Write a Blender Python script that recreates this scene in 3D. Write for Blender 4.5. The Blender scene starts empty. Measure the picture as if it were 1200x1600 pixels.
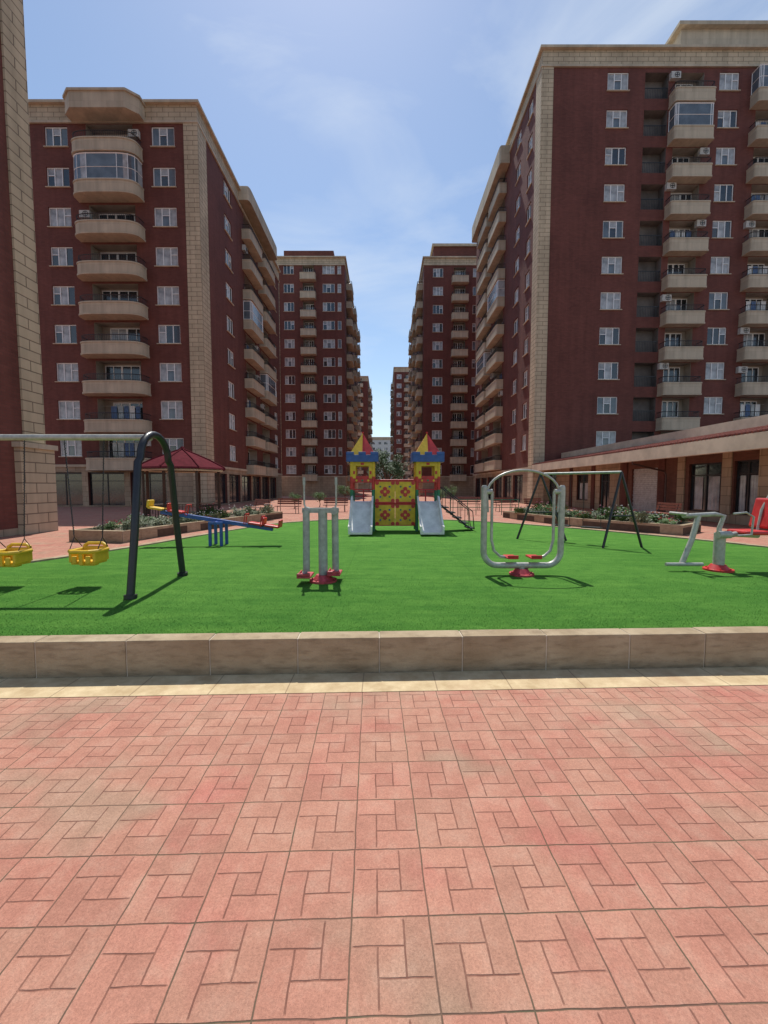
import bpy, bmesh, math, random
from mathutils import Vector, Matrix
R=random.Random(7)
sc=bpy.context.scene
COL=sc.collection
rad=math.radians
# ---------------------------------------------------------------- node helpers
class NT:
    def __init__(s,name,rough=.6,metal=0,spec=.5):
        s.mat=bpy.data.materials.new(name); s.mat.use_nodes=True
        s.t=s.mat.node_tree; s.b=s.t.nodes['Principled BSDF']
        s.b.inputs['Roughness'].default_value=rough; s.b.inputs['Metallic'].default_value=metal
        s.b.inputs['Specular IOR Level'].default_value=spec
    def n(s,ty,**k):
        x=s.t.nodes.new(ty)
        for a,b in k.items(): setattr(x,a,b)
        return x
    def l(s,a,b): s.t.links.new(a,b)
    def setin(s,sock,v):
        if isinstance(v,bpy.types.NodeSocket): s.l(v,sock)
        else: sock.default_value=v
    def m(s,op,a,b=None,c=None,clamp=False):
        x=s.n('ShaderNodeMath',operation=op,use_clamp=clamp)
        s.setin(x.inputs[0],a)
        if b is not None: s.setin(x.inputs[1],b)
        if c is not None: s.setin(x.inputs[2],c)
        return x.outputs[0]
    def mix(s,f,a,b,bt='MIX'):
        x=s.n('ShaderNodeMix',data_type='RGBA',blend_type=bt)
        s.setin(x.inputs[0],f)
        for i,v in ((6,a),(7,b)):
            if isinstance(v,(tuple,list)): x.inputs[i].default_value=(*v[:3],1)
            else: s.l(v,x.inputs[i])
        return x.outputs[2]
    def co(s,scale=(1,1,1),rot=(0,0,0)):
        c=s.n('ShaderNodeTexCoord'); mp=s.n('ShaderNodeMapping')
        mp.inputs['Scale'].default_value=scale; mp.inputs['Rotation'].default_value=rot
        s.l(c.outputs['Object'],mp.inputs[0]); return mp.outputs[0]
    def noise(s,vec,scale,det=4,rough=.55):
        x=s.n('ShaderNodeTexNoise'); x.inputs['Scale'].default_value=scale
        x.inputs['Detail'].default_value=det; x.inputs['Roughness'].default_value=rough
        s.l(vec,x.inputs['Vector']); return x.outputs['Fac']
    def ramp(s,v,a,b,lo=0,hi=1):
        x=s.n('ShaderNodeMapRange'); x.inputs[1].default_value=a; x.inputs[2].default_value=b
        x.inputs[3].default_value=lo; x.inputs[4].default_value=hi; s.l(v,x.inputs[0]); return x.outputs[0]
    def bump(s,h,st=.3,dist=.01):
        x=s.n('ShaderNodeBump'); x.inputs['Strength'].default_value=st; x.inputs['Distance'].default_value=dist
        s.l(h,x.inputs['Height']); s.l(x.outputs[0],s.b.inputs['Normal'])
    def col(s,c):
        if isinstance(c,(tuple,list)): s.b.inputs['Base Color'].default_value=(*c[:3],1)
        else: s.l(c,s.b.inputs['Base Color'])
        return s.mat
def paint(name,c,rough=.4,metal=0,var=.25,scale=6,spec=.5):
    t=NT(name,rough,metal,spec); v=t.co()
    n=t.noise(v,scale,5,.6); dk=tuple(x*(1-var) for x in c); lt=tuple(min(1,x*(1+var*.4)) for x in c)
    n2=t.noise(v,scale*12,3)
    f=t.ramp(n,.35,.65)
    t.setin(t.b.inputs['Roughness'],t.ramp(n2,.3,.7,max(.05,rough-.1),min(1,rough+.15)))
    return t.col(t.mix(f,dk,lt))
def facade_mat(name,c,bw,bh,mort,mc,var=.2,rough=.8):
    t=NT(name,rough,0,.3); v=t.co()
    sx=t.n('ShaderNodeSeparateXYZ'); t.l(v,sx.inputs[0])
    cx=t.n('ShaderNodeCombineXYZ'); t.l(t.m('ADD',sx.outputs[0],sx.outputs[1]),cx.inputs[0]); t.l(sx.outputs[2],cx.inputs[1])
    b=t.n('ShaderNodeTexBrick'); b.inputs['Scale'].default_value=1
    b.inputs['Brick Width'].default_value=bw; b.inputs['Row Height'].default_value=bh
    b.inputs['Mortar Size'].default_value=mort; b.inputs['Mortar Smooth'].default_value=.3
    b.inputs['Color1'].default_value=(*[x*(1-var) for x in c],1); b.inputs['Color2'].default_value=(*[min(1,x*(1+var)) for x in c],1)
    b.inputs['Mortar'].default_value=(*mc,1); t.l(cx.outputs[0],b.inputs['Vector'])
    n=t.noise(v,.35,6,.6)
    st=t.noise(t.co((1.5,1.5,.12)),1.2,5,.6)
    f=t.m('MULTIPLY',t.ramp(n,.3,.7,.8,1.12),t.ramp(st,.35,.65,.84,1.08))
    cm=t.n('ShaderNodeVectorMath',operation='SCALE'); t.l(b.outputs['Color'],cm.inputs[0]); t.l(f,cm.inputs['Scale'])
    t.bump(t.m('SUBTRACT',1,b.outputs['Fac']),.4,.02)
    return t.col(cm.outputs[0])
BRICK=facade_mat('red_brick',(.165,.056,.044),.3,.1,.007,(.12,.055,.045),.11)
STONE=facade_mat('beige_stone',(.54,.44,.31),.9,.36,.022,(.22,.17,.12),.06)
STONE2=facade_mat('beige_limestone_trim',(.53,.45,.34),1.2,.6,.006,(.36,.30,.22),.07)
BASE=facade_mat('base_stone',(.40,.31,.22),.8,.42,.015,(.20,.15,.10),.1)
WHITE=paint('white_plastic_frame',(.80,.81,.82),.4,0,.06)
ACW=paint('aged_white_casing',(.5,.49,.46),.5,0,.15)
CURT=paint('curtained_glass',(.42,.44,.46),.12,0,.45,1.5)
BLUEG=paint('sky_tinted_glass',(.12,.15,.18),.05,0,.4,1.0,.8)
GLASS=paint('dark_glass',(.025,.032,.042),.05,0,.5,1.3,1.0)
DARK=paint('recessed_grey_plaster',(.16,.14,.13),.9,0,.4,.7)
STUCCO=paint('beige_plaster',(.36,.31,.26),.9,0,.25,.8)  # plain beige plaster of the balcony recesses and door walls
IRON=paint('black_iron',(.02,.02,.024),.4)
# ---------------------------------------------------------------- mesh builder
class MB:
    def __init__(s): s.v=[];s.f=[];s.m=[]
    def poly(s,pts,m=0):
        i=len(s.v); s.v+= [tuple(p) for p in pts]; s.f.append(tuple(range(i,i+len(pts)))); s.m.append(m)
    def box(s,x0,x1,y0,y1,z0,z1,m=0,M=None):
        i=len(s.v); P=[(x,y,z) for z in (z0,z1) for y in (y0,y1) for x in (x0,x1)]
        if M is not None: P=[tuple(M@Vector(p)) for p in P]
        s.v+=P
        for q in ((0,2,3,1),(4,5,7,6),(0,1,5,4),(2,6,7,3),(0,4,6,2),(1,3,7,5)):
            s.f.append(tuple(i+k for k in q)); s.m.append(m)
    def tube(s,pts,r,m=0,n=10,closed=False,caps=True):
        P=[Vector(p) for p in pts]; N=len(P)
        rs=r if isinstance(r,(list,tuple)) else [r]*N
        T=[]
        for i in range(N):
            if closed: a=P[(i-1)%N]; b=P[(i+1)%N]
            else: a=P[max(0,i-1)]; b=P[min(N-1,i+1)]
            T.append((b-a).normalized())
        up=Vector((0,0,1)) if abs(T[0].z)<.9 else Vector((1,0,0))
        nx=T[0].cross(up).normalized(); base=len(s.v)
        for i in range(N):
            if i:
                nx=nx-T[i]*nx.dot(T[i]); nx.normalize()
            ny=T[i].cross(nx)
            for k in range(n):
                a=2*math.pi*k/n; s.v.append(tuple(P[i]+(nx*math.cos(a)+ny*math.sin(a))*rs[i]))
        for i in range(N if closed else N-1):
            j=(i+1)%N
            for k in range(n):
                k2=(k+1)%n
                s.f.append((base+i*n+k,base+i*n+k2,base+j*n+k2,base+j*n+k)); s.m.append(m)
        if caps and not closed:
            s.f.append(tuple(base+k for k in range(n))); s.m.append(m)
            s.f.append(tuple(base+(N-1)*n+k for k in range(n))); s.m.append(m)
    def prism(s,pl,z0,z1,m=0,mt=None,bottom=True):
        n=len(pl); i=len(s.v)
        s.v+=[(p[0],p[1],z0) for p in pl]+[(p[0],p[1],z1) for p in pl]
        for k in range(n):
            k2=(k+1)%n; s.f.append((i+k,i+k2,i+n+k2,i+n+k)); s.m.append(m)
        s.f.append(tuple(i+n+k for k in range(n))); s.m.append(m if mt is None else mt)
        if bottom: s.f.append(tuple(i+k for k in reversed(range(n)))); s.m.append(m)
    def sphere(s,c,r,m=0,n=10,sq=(1,1,1)):
        i=len(s.v); K=n//2
        for a in range(1,K):
            th=math.pi*a/K
            for b in range(n):
                ph=2*math.pi*b/n
                s.v.append((c[0]+r*sq[0]*math.sin(th)*math.cos(ph),c[1]+r*sq[1]*math.sin(th)*math.sin(ph),c[2]+r*sq[2]*math.cos(th)))
        for a in range(K-2):
            for b in range(n):
                b2=(b+1)%n; s.f.append((i+a*n+b,i+(a+1)*n+b,i+(a+1)*n+b2,i+a*n+b2)); s.m.append(m)
        s.f.append(tuple(i+b for b in range(n))); s.m.append(m)
        s.f.append(tuple(i+(K-2)*n+b for b in range(n))); s.m.append(m)
    def mesh(s,name,mats,smooth=False,recalc=True):
        me=bpy.data.meshes.new(name); me.from_pydata(s.v,[],s.f)
        for x in mats: me.materials.append(x)
        me.polygons.foreach_set('material_index',s.m); me.update()
        if recalc:
            b=bmesh.new(); b.from_mesh(me); bmesh.ops.recalc_face_normals(b,faces=b.faces); b.to_mesh(me); b.free()
        if smooth:
            me.polygons.foreach_set('use_smooth',[True]*len(me.polygons))
            try: me.set_sharp_from_angle(angle=rad(40))
            except Exception: pass
        return me
def ob(name,me,parent=None,loc=(0,0,0),rz=0,bevel=0,**props):
    o=bpy.data.objects.new(name,me); COL.objects.link(o); o.location=loc
    if rz: o.rotation_euler[2]=rz
    if parent: o.parent=parent
    if bevel:
        b=o.modifiers.new('bevel','BEVEL'); b.width=bevel; b.segments=2; b.limit_method='ANGLE'
    for k,v in props.items(): o[k]=v
    return o
def empty(name,loc,label,cat,group=None,rz=0):
    e=bpy.data.objects.new(name,None); COL.objects.link(e); e.location=loc; e.rotation_euler[2]=rz
    e.empty_display_size=.3; e['label']=label; e['category']=cat
    if group: e['group']=group
    return e
def copy_thing(src,loc,rz=None,scale=None):
    n=src.copy(); COL.objects.link(n); n.location=loc
    if rz is not None: n.rotation_euler[2]=rz
    if scale is not None: n.scale=(scale,)*3
    for ch in src.children:
        c=ch.copy(); COL.objects.link(c); c.parent=n
        for g in ch.children:
            d=g.copy(); COL.objects.link(d); d.parent=c
    return n
# ---------------------------------------------------------------- camera / light / sky
cam=bpy.data.cameras.new('camera'); co=bpy.data.objects.new('camera',cam); COL.objects.link(co)
cam.sensor_fit='HORIZONTAL'; cam.sensor_width=36; cam.lens=19.2; cam.clip_end=5000; cam.clip_start=.05
co.location=(0,0,1.68); co.rotation_euler=(rad(90-3.58),0,0); sc.camera=co
EL,AZ=62,9
d=Vector((-math.sin(rad(AZ))*math.cos(rad(EL)),math.cos(rad(AZ))*math.cos(rad(EL)),math.sin(rad(EL))))
sl=bpy.data.lights.new('sun','SUN'); sl.energy=5.0; sl.angle=rad(.53); sl.color=(1,.965,.89)
so=bpy.data.objects.new('sun',sl); COL.objects.link(so); so.rotation_euler=d.to_track_quat('Z','Y').to_euler(); so.location=(0,0,60)
w=bpy.data.worlds.new('World'); sc.world=w; w.use_nodes=True; nt=w.node_tree
bg=nt.nodes['Background']; sky=nt.nodes.new('ShaderNodeTexSky'); sky.sky_type='NISHITA'; sky.sun_disc=False
sky.sun_elevation=rad(EL); sky.sun_rotation=rad(360-AZ); sky.air_density=1.15; sky.dust_density=.3; sky.ozone_density=.7; sky.altitude=0
tc=nt.nodes.new('ShaderNodeTexCoord'); mp=nt.nodes.new('ShaderNodeMapping'); mp.inputs['Scale'].default_value=(1,1.3,3.2); mp.inputs['Rotation'].default_value=(0.2,.7,.3)
nt.links.new(tc.outputs['Generated'],mp.inputs[0])
nz=nt.nodes.new('ShaderNodeTexNoise'); nz.inputs['Scale'].default_value=2.1; nz.inputs['Detail'].default_value=9; nz.inputs['Roughness'].default_value=.56; nz.inputs['Distortion'].default_value=.5
nt.links.new(mp.outputs[0],nz.inputs['Vector'])
mr=nt.nodes.new('ShaderNodeMapRange'); mr.inputs[1].default_value=.47; mr.inputs[2].default_value=.78; mr.inputs[3].default_value=0.0; mr.inputs[4].default_value=.55
nt.links.new(nz.outputs['Fac'],mr.inputs[0])
mx=nt.nodes.new('ShaderNodeMix'); mx.data_type='RGBA'; mx.inputs[7].default_value=(5.9,6.4,6.9,1)
nt.links.new(mr.outputs[0],mx.inputs[0]); nt.links.new(sky.outputs[0],mx.inputs[6]); nt.links.new(mx.outputs[2],bg.inputs[0])
bg.inputs[1].default_value=.14
sc.view_settings.view_transform='Standard'; sc.view_settings.look='None'; sc.view_settings.exposure=0
# ---------------------------------------------------------------- ground & paving
def pav_mat():
    t=NT('red_pavers',.85,0,.25)
    TS=.3
    v=t.co((1/TS,1/TS,1),(0,0,rad(-1.6)))
    s=t.n('ShaderNodeSeparateXYZ'); t.l(v,s.inputs[0])
    wob=t.noise(t.co(),7,2)
    wv=t.m('MULTIPLY',t.m('SUBTRACT',wob,.5),.035)
    X=t.m('ADD',s.outputs[0],wv); X=t.m('ADD',X,.28+1000); Y=t.m('ADD',t.m('ADD',s.outputs[1],wv),1000.02)
    fx=t.m('FRACT',X); fy=t.m('FRACT',Y); ix=t.m('FLOOR',X); iy=t.m('FLOOR',Y)
    A,B=.335,.665
    gt=lambda a,b:t.m('GREATER_THAN',a,b); lt=lambda a,b:t.m('LESS_THAN',a,b); ab=lambda a,b:t.m('ABSOLUTE',t.m('SUBTRACT',a,b))
    d1=t.m('ADD',ab(fy,B),gt(fx,B)); d2=t.m('ADD',ab(fx,B),lt(fy,A)); d3=t.m('ADD',ab(fy,A),lt(fx,A)); d4=t.m('ADD',ab(fx,A),gt(fy,B))
    din=t.m('MINIMUM',t.m('MINIMUM',d1,d2),t.m('MINIMUM',d3,d4))
    e=t.m('MINIMUM',t.m('MINIMUM',fx,t.m('SUBTRACT',1,fx)),t.m('MINIMUM',fy,t.m('SUBTRACT',1,fy)))
    gin=t.ramp(din,.005,.013,1,0); gout=t.ramp(e,.005,.012,1,0)
    gin=t.m('MULTIPLY',gin,t.ramp(e,.02,.05,0,1))
    b1=t.m('MULTIPLY',gt(fy,B),lt(fx,B)); b2=t.m('MULTIPLY',gt(fx,B),gt(fy,A)); b3=t.m('MULTIPLY',lt(fy,A),gt(fx,A)); b4=t.m('MULTIPLY',lt(fx,A),lt(fy,B))
    bid=t.m('ADD',t.m('ADD',b1,t.m('MULTIPLY',b2,2)),t.m('ADD',t.m('MULTIPLY',b3,3),t.m('MULTIPLY',b4,4)))
    c=t.n('ShaderNodeCombineXYZ'); t.l(ix,c.inputs[0]); t.l(iy,c.inputs[1]); t.l(bid,c.inputs[2])
    wn=t.n('ShaderNodeTexWhiteNoise',noise_dimensions='3D'); t.l(c.outputs[0],wn.inputs[0])
    c2=t.n('ShaderNodeCombineXYZ'); t.l(ix,c2.inputs[0]); t.l(iy,c2.inputs[1])
    wt=t.n('ShaderNodeTexWhiteNoise',noise_dimensions='3D'); t.l(c2.outputs[0],wt.inputs[0])
    big=t.noise(t.co(),.8,5,.6); fine=t.noise(t.co(),130,5,.75); mid=t.noise(t.co(),6,7,.68)
    base=t.mix(t.ramp(big,.3,.7),(.42,.175,.125),(.485,.235,.165))
    base=t.mix(t.ramp(wt.outputs[0],.3,1.0,0,.3),base,(.43,.27,.18))
    patch=t.noise(t.co((1,1.6,1)),.75,3)
    base=t.mix(t.m('MULTIPLY',t.ramp(patch,.54,.62,0,.55),t.ramp(wt.outputs[0],.2,.5)),base,(.34,.24,.165))
    base=t.mix(t.ramp(mid,.48,.75,0,.45),base,(.53,.35,.26))
    red=t.noise(t.co((1,1,3)),1.7,4); base=t.mix(t.ramp(red,.54,.72,0,.55),base,(.44,.12,.10))
    br=t.m('MULTIPLY',t.ramp(wn.outputs[0],0,1,.92,1.06),t.ramp(fine,.25,.75,.66,1.24))
    br=t.m('MULTIPLY',br,t.ramp(mid,.2,.5,.82,1))
    sp=t.noise(t.co(),420,2,.6); br=t.m('MULTIPLY',br,t.ramp(sp,.28,.42,.62,1))
    sc_=t.n('ShaderNodeVectorMath',operation='SCALE'); t.l(base,sc_.inputs[0]); t.l(br,sc_.inputs['Scale'])
    wear=t.ramp(t.noise(t.co(),14,3),.3,.6,.5,.9)
    c1=t.mix(t.m('MULTIPLY',gin,wear),sc_.outputs[0],(.17,.07,.05))
    moss=t.noise(t.co(),3,4)
    c2_=t.mix(t.m('MULTIPLY',gout,t.ramp(mid,.3,.6,.65,.95)),c1,t.mix(t.ramp(moss,.45,.6),(.12,.07,.05),(.09,.085,.05)))
    stn=t.noise(t.co((1,1,1),(0,0,.4)),2.6,7,.7); c2_=t.mix(t.ramp(stn,.6,.8,0,.5),c2_,(.2,.12,.085))
    py=t.n('ShaderNodeSeparateXYZ'); t.l(t.co(),py.inputs[0])
    dust=t.m('MULTIPLY',t.ramp(py.outputs[1],2.5,3.3,0,1),t.ramp(t.noise(t.co(),1.6,5,.7),.45,.65,0,.4)); dust=t.m('MULTIPLY',dust,t.ramp(py.outputs[1],3.9,4.0,1,0)); c2_=t.mix(dust,c2_,(.45,.34,.24))
    h=t.m('SUBTRACT',1,t.m('MAXIMUM',gin,gout)); h=t.m('ADD',h,t.m('MULTIPLY',fine,.7)); h=t.m('ADD',h,t.m('MULTIPLY',wt.outputs[0],.25)); t.bump(h,.7,.006)
    return t.col(c2_)
PAV=pav_mat()
t=NT('asphalt',.9); v=t.co(); ASPH=t.col(t.mix(t.noise(v,2,5),(.12,.10,.09),(.2,.17,.15)))
m=MB(); m.poly([(-2500,-2500,0),(2500,-2500,0),(2500,2500,0),(-2500,2500,0)]); ob('ground',m.mesh('ground',[ASPH]),kind='structure')
m=MB(); m.poly([(-60,-12,.004),(60,-12,.004),(60,150,.004),(-60,150,.004)]); ob('paving',m.mesh('paving',[PAV]),kind='structure')
def kerbY(x): return 3.47+.035*(x+3.35)
t=NT('yellow_edging_stone',.85,0,.2); v=t.co(); n=t.noise(v,5,6,.65); f=t.noise(v,140,3)
s=t.n('ShaderNodeSeparateXYZ'); t.l(v,s.inputs[0]); fr=t.m('FRACT',t.m('MULTIPLY',t.m('ADD',s.outputs[0],100),1/.62)); j=t.ramp(t.m('MINIMUM',fr,t.m('SUBTRACT',1,fr)),.004,.010,.7,0)
cc=t.mix(t.ramp(n,.35,.65),(.44,.32,.18),(.62,.49,.30)); cc=t.mix(t.ramp(f,.55,.8,0,.5),cc,(.34,.24,.14))
dn=t.noise(v,1.3,5,.65); cc=t.mix(t.ramp(dn,.5,.7,0,.45),cc,(.45,.27,.18)); t.bump(f,.4,.004)
YST=t.col(t.mix(j,cc,(.2,.13,.08)))
m=MB(); m.poly([(-8.3,kerbY(-8.3)-.34,.008),(10.3,kerbY(10.3)-.34,.008),(10.3,kerbY(10.3)+.05,.008),(-8.3,kerbY(-8.3)+.05,.008)])
ob('path',m.mesh('edging_path',[YST]),kind='structure')
ctrl=[(10.2,kerbY(10.2)),(10.0,6),(9.6,7.6),(8.8,9.2),(8.0,10.9),(6.5,13.2),(5.2,14.8),(3.7,16.2),(2,17.0),(0,17.3),(-2,16.9),(-3.9,15.4),(-4.9,12.8),(-5.8,9.3),(-6.7,7.0),(-7.5,5.1),(-8.2,kerbY(-8.2))]
def catmull(P,k=6):
    o=[]
    for i in range(len(P)-1):
        p0=P[max(0,i-1)];p1=P[i];p2=P[i+1];p3=P[min(len(P)-1,i+2)]
        for j in range(k):
            u=j/k
            o.append(tuple(.5*((2*p1[a])+(-p0[a]+p2[a])*u+(2*p0[a]-5*p1[a]+4*p2[a]-p3[a])*u*u+(-p0[a]+3*p1[a]-3*p2[a]+p3[a])*u**3) for a in range(2)))
    o.append(P[-1]); return o
def resample(P,step):
    o=[Vector(P[0])]; acc=0
    for i in range(len(P)-1):
        a=Vector(P[i]); b=Vector(P[i+1]); L=(b-a).length; pos=0
        while acc+L-pos>=step:
            pos+=step-acc; acc=0; o.append(a+(b-a)*(pos/L))
        acc+=L-pos
    return o
curve=catmull(ctrl)
def inner(P,dd,closed=True):
    o=[]; n=len(P)
    for i in range(n):
        a=Vector(P[i-1] if (i>0 or closed) else P[0]); b=Vector(P[(i+1)%n] if (i<n-1 or closed) else P[-1])
        tt=(b-a).normalized(); nn=Vector((-tt.y,tt.x)); o.append(Vector(P[i])+nn*dd)
    return o
fr2=resample([(-8.26,kerbY(-8.26)),(10.2,kerbY(10.2))],.75)
fr2=[fr2[0]]+[p+Vector((dx,dx*.035)) for p in fr2[1:-1] for dx in (R.uniform(-.03,.03),)]+[fr2[-1]]
t=NT('kerb_stone',.88,0,.2); v=t.co(); n=t.noise(v,2.2,6,.6); f=t.noise(v,90,4,.7); g=t.noise(t.co((1,1,4)),6,5)
cc=t.mix(t.ramp(n,.3,.7),(.32,.235,.145),(.46,.365,.245)); cc=t.mix(t.ramp(g,.48,.72,0,.6),cc,(.2,.145,.09)); cc=t.mix(t.ramp(f,.55,.8,0,.5),cc,(.15,.11,.075))
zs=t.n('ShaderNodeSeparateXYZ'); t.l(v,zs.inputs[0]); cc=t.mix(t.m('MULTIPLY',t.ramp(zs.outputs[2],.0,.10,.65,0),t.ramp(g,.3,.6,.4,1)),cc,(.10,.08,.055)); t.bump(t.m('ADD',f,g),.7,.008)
KST=t.col(cc); MORT=paint('pale_mortar',(.55,.47,.37),.9)
def kerb_blocks(P,closed,dd,z0,z1,gap=.006,mb=None):
    m=mb or MB(); n=len(P); I=inner(P,dd,closed)
    for i in range(n if closed else n-1):
        a=Vector(P[i]);b=Vector(P[(i+1)%n]);c=I[(i+1)%n];e=I[i]
        u=(b-a).normalized()*gap; jz=R.uniform(-.003,.003); jo=(c-b).normalized()*R.uniform(-.004,.004)
        q=[a+u+jo,b-u+jo,c-u,e+u]; m.prism([(p.x,p.y) for p in q],z0,z1+jz,0)
        nn=(c-b).normalized()*.005
        m.prism([((b-u).x+nn.x,(b-u).y+nn.y),((b+u).x+nn.x,(b+u).y+nn.y),((c+u).x-nn.x,(c+u).y-nn.y),((c-u).x-nn.x,(c-u).y-nn.y)],z0,z1-.005,1)
    return m
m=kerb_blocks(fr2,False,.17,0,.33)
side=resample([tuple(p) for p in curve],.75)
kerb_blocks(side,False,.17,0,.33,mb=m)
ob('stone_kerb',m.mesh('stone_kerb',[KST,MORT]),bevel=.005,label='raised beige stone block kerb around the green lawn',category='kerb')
# turf
t=NT('artificial_turf',.9,0,.08); v=t.co(); n1=t.noise(v,.45,3); n2=t.noise(t.co((1,1.6,1)),60,5,.8); n3=t.noise(v,260,2,.7); n4=t.noise(t.co((.35,2,1),(0,0,.5)),3,4); n5=t.noise(v,5,6,.75)
cc=t.mix(t.ramp(n1,.3,.7),(.065,.215,.028),(.115,.30,.045)); cc=t.mix(t.ramp(n2,.32,.62,.8,0),cc,(.026,.105,.013))
cc=t.mix(t.ramp(n3,.5,.8,0,.65),cc,(.24,.43,.10)); cc=t.mix(t.ramp(n4,.42,.72,0,.5),cc,(.16,.35,.06)); cc=t.mix(t.ramp(n5,.46,.7,0,.6),cc,(.04,.15,.022))
sm=t.n('ShaderNodeSeparateXYZ'); t.l(v,sm.inputs[0]); sf_=t.m('FRACT',t.m('MULTIPLY',t.m('ADD',sm.outputs[0],100.6),.5)); cc=t.mix(t.ramp(t.m('MINIMUM',sf_,t.m('SUBTRACT',1,sf_)),.002,.006,.3,0),cc,(.03,.11,.015))
t.bump(t.m('ADD',n2,n3),.9,.015); TURF=t.col(cc)
I=inner([tuple(p) for p in curve],.16,False); pts=[(p.x,p.y) for p in I]; pts[0]=(10.1,kerbY(10.1)+.15); pts[-1]=(-8.1,kerbY(-8.1)+.15)
m=MB(); m.prism(pts,.01,.30); ob('grass',m.mesh('turf',[TURF]),kind='structure')
m=MB()
for i in range(32000):
    y=3.66+ (R.random()**2)*2.6; x=R.uniform(-.98*y,.98*y)
    if y<kerbY(x)+.16: continue
    if x<-6.2 : continue
    a=R.uniform(0,math.pi); wd=.003; h=R.uniform(.004,.014); lx=R.uniform(-.012,.012); ly=R.uniform(-.014,.008)
    cx=math.cos(a)*wd; cy=math.sin(a)*wd
    m.poly([(x-cx,y-cy,.298),(x+cx,y+cy,.298),(x+lx,y+ly,.30+h)],0 if R.random()<.65 else 1)
BL1=paint('turf_blade',(.08,.25,.035),.8,spec=.1); BL2=paint('turf_blade_light',(.22,.43,.10),.8,spec=.1)
ob('grass',m.mesh('turf_blades',[BL1,BL2],recalc=False),kind='stuff',label='short green artificial grass blades of the lawn',category='grass')
# ---------------------------------------------------------------- building kit
def frame_window(w,h,var,mull=2):
    m=MB(); f=.07
    m.box(-w/2,w/2,0,.07,-h/2,-h/2+f,0); m.box(-w/2,w/2,0,.07,h/2-f,h/2,0)
    m.box(-w/2,-w/2+f,0.001,.071,-h/2+f,h/2-f,0); m.box(w/2-f,w/2,0.001,.071,-h/2+f,h/2-f,0)
    xs=[-w/2+f]+[-w/2+w*(i+1)/(mull+1) for i in range(mull)]+[w/2-f]
    for i in range(mull): m.box(xs[i+1]-.035,xs[i+1]+.035,-.008,.06,-h/2+f,h/2-f,0)
    pat=[[1,2,1],[2,2,2],[3,1,3],[2,1,1],[1,1,1],[2,3,2]][var]
    for i in range(mull+1):
        x0,x1=xs[i],xs[i+1]; k=pat[i%3]
        m.poly([(x0,.04,-h/2+f),(x1,.04,-h/2+f),(x1,.04,h/2-f),(x0,.04,h/2-f)],k)
        if (var+i)%3==0:
            zt=h/2-f; zb=zt-(h*.35); m.poly([(x0,.035,zb),(x1,.035,zb),(x1,.035,zt),(x0,.035,zt)],2)
            m.box(x0,x1,.0,.034,zb-.025,zb+.025,0)
    m.box(-w/2-.08,w/2+.08,-.19,-.001,-h/2-.07,-h/2-.01,4)
    return m.mesh('window',[WHITE,GLASS,CURT,BLUEG,STONE2])
WC={}
def win(w,h,mull=2):
    k=(w,h,mull)
    if k not in WC: WC[k]=[frame_window(w,h,v,mull) for v in range(6)]
    return R.choice(WC[k])
def balc_profile(w,dp,ex,n=14):
    o=[]
    for i in range(n+1):
        a=math.pi*i/n; c,s_=math.cos(a),math.sin(a)
        o.append((-w/2*math.copysign(abs(c)**ex,c),-dp*abs(s_)**ex))
    return o
BCm={}
def balcony_mesh(w,dp,ex,h):
    k=(w,dp,ex,h)
    if k in BCm: return BCm[k]
    o=balc_profile(w,dp,ex); i_=[(x*(1-.3/w),y*(1-.13/dp)) for x,y in o]; lip=[(x*1.015,y*1.04) for x,y in o]
    m=MB(); n=len(o)
    def ring(A,za,B,zb,mt=0):
        for q in range(n-1): m.poly([(A[q][0],A[q][1],za),(A[q+1][0],A[q+1][1],za),(B[q+1][0],B[q+1][1],zb),(B[q][0],B[q][1],zb)],mt)
    m.prism(lip,-.10,.05,0); ring(o,.05,o,h-.1); ring(lip,h-.1,lip,h); ring(o,h-.1,lip,h-.1); ring(lip,h,i_,h); ring(i_,h,i_,.062)
    me=m.mesh('balcony',[STONE2])
    r=MB(); mid=[((a[0]+b[0])/2,(a[1]+b[1])/2) for a,b in zip(o,i_)]
    r.tube([(x,y,h+.5) for x,y in mid],.032,0,5); r.tube([(x,y,h+.08) for x,y in mid],.018,0,4)
    rs=resample(mid,.14)
    for p in rs[1:]: r.tube([(p.x,p.y,h),(p.x,p.y,h+.5)],.014,0,3,caps=False)
    rm=r.mesh('railing',[IRON],recalc=False)
    g=MB(); top=2.85
    for q in range(n-1):
        a,b=mid[q],mid[q+1]; g.poly([(a[0],a[1],h+.02),(b[0],b[1],h+.02),(b[0],b[1],top),(a[0],a[1],top)],2 if q%4==1 else 1)
        if q%2==0: g.tube([(a[0],a[1],h),(a[0],a[1],top)],.03,0,4)
    g.tube([(x,y,h+.05) for x,y in mid],.04,0,4); g.tube([(x,y,h+.9) for x,y in mid],.025,0,4); g.tube([(x,y,top-.05) for x,y in mid],.05,0,4)
    gm=g.mesh('balcony_glazing',[WHITE,BLUEG,CURT],recalc=False)
    BCm[k]=(me,rm,gm); return BCm[k]
DM={}
LAUN=paint('blue_cloth',(.12,.2,.38),.9)
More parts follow.
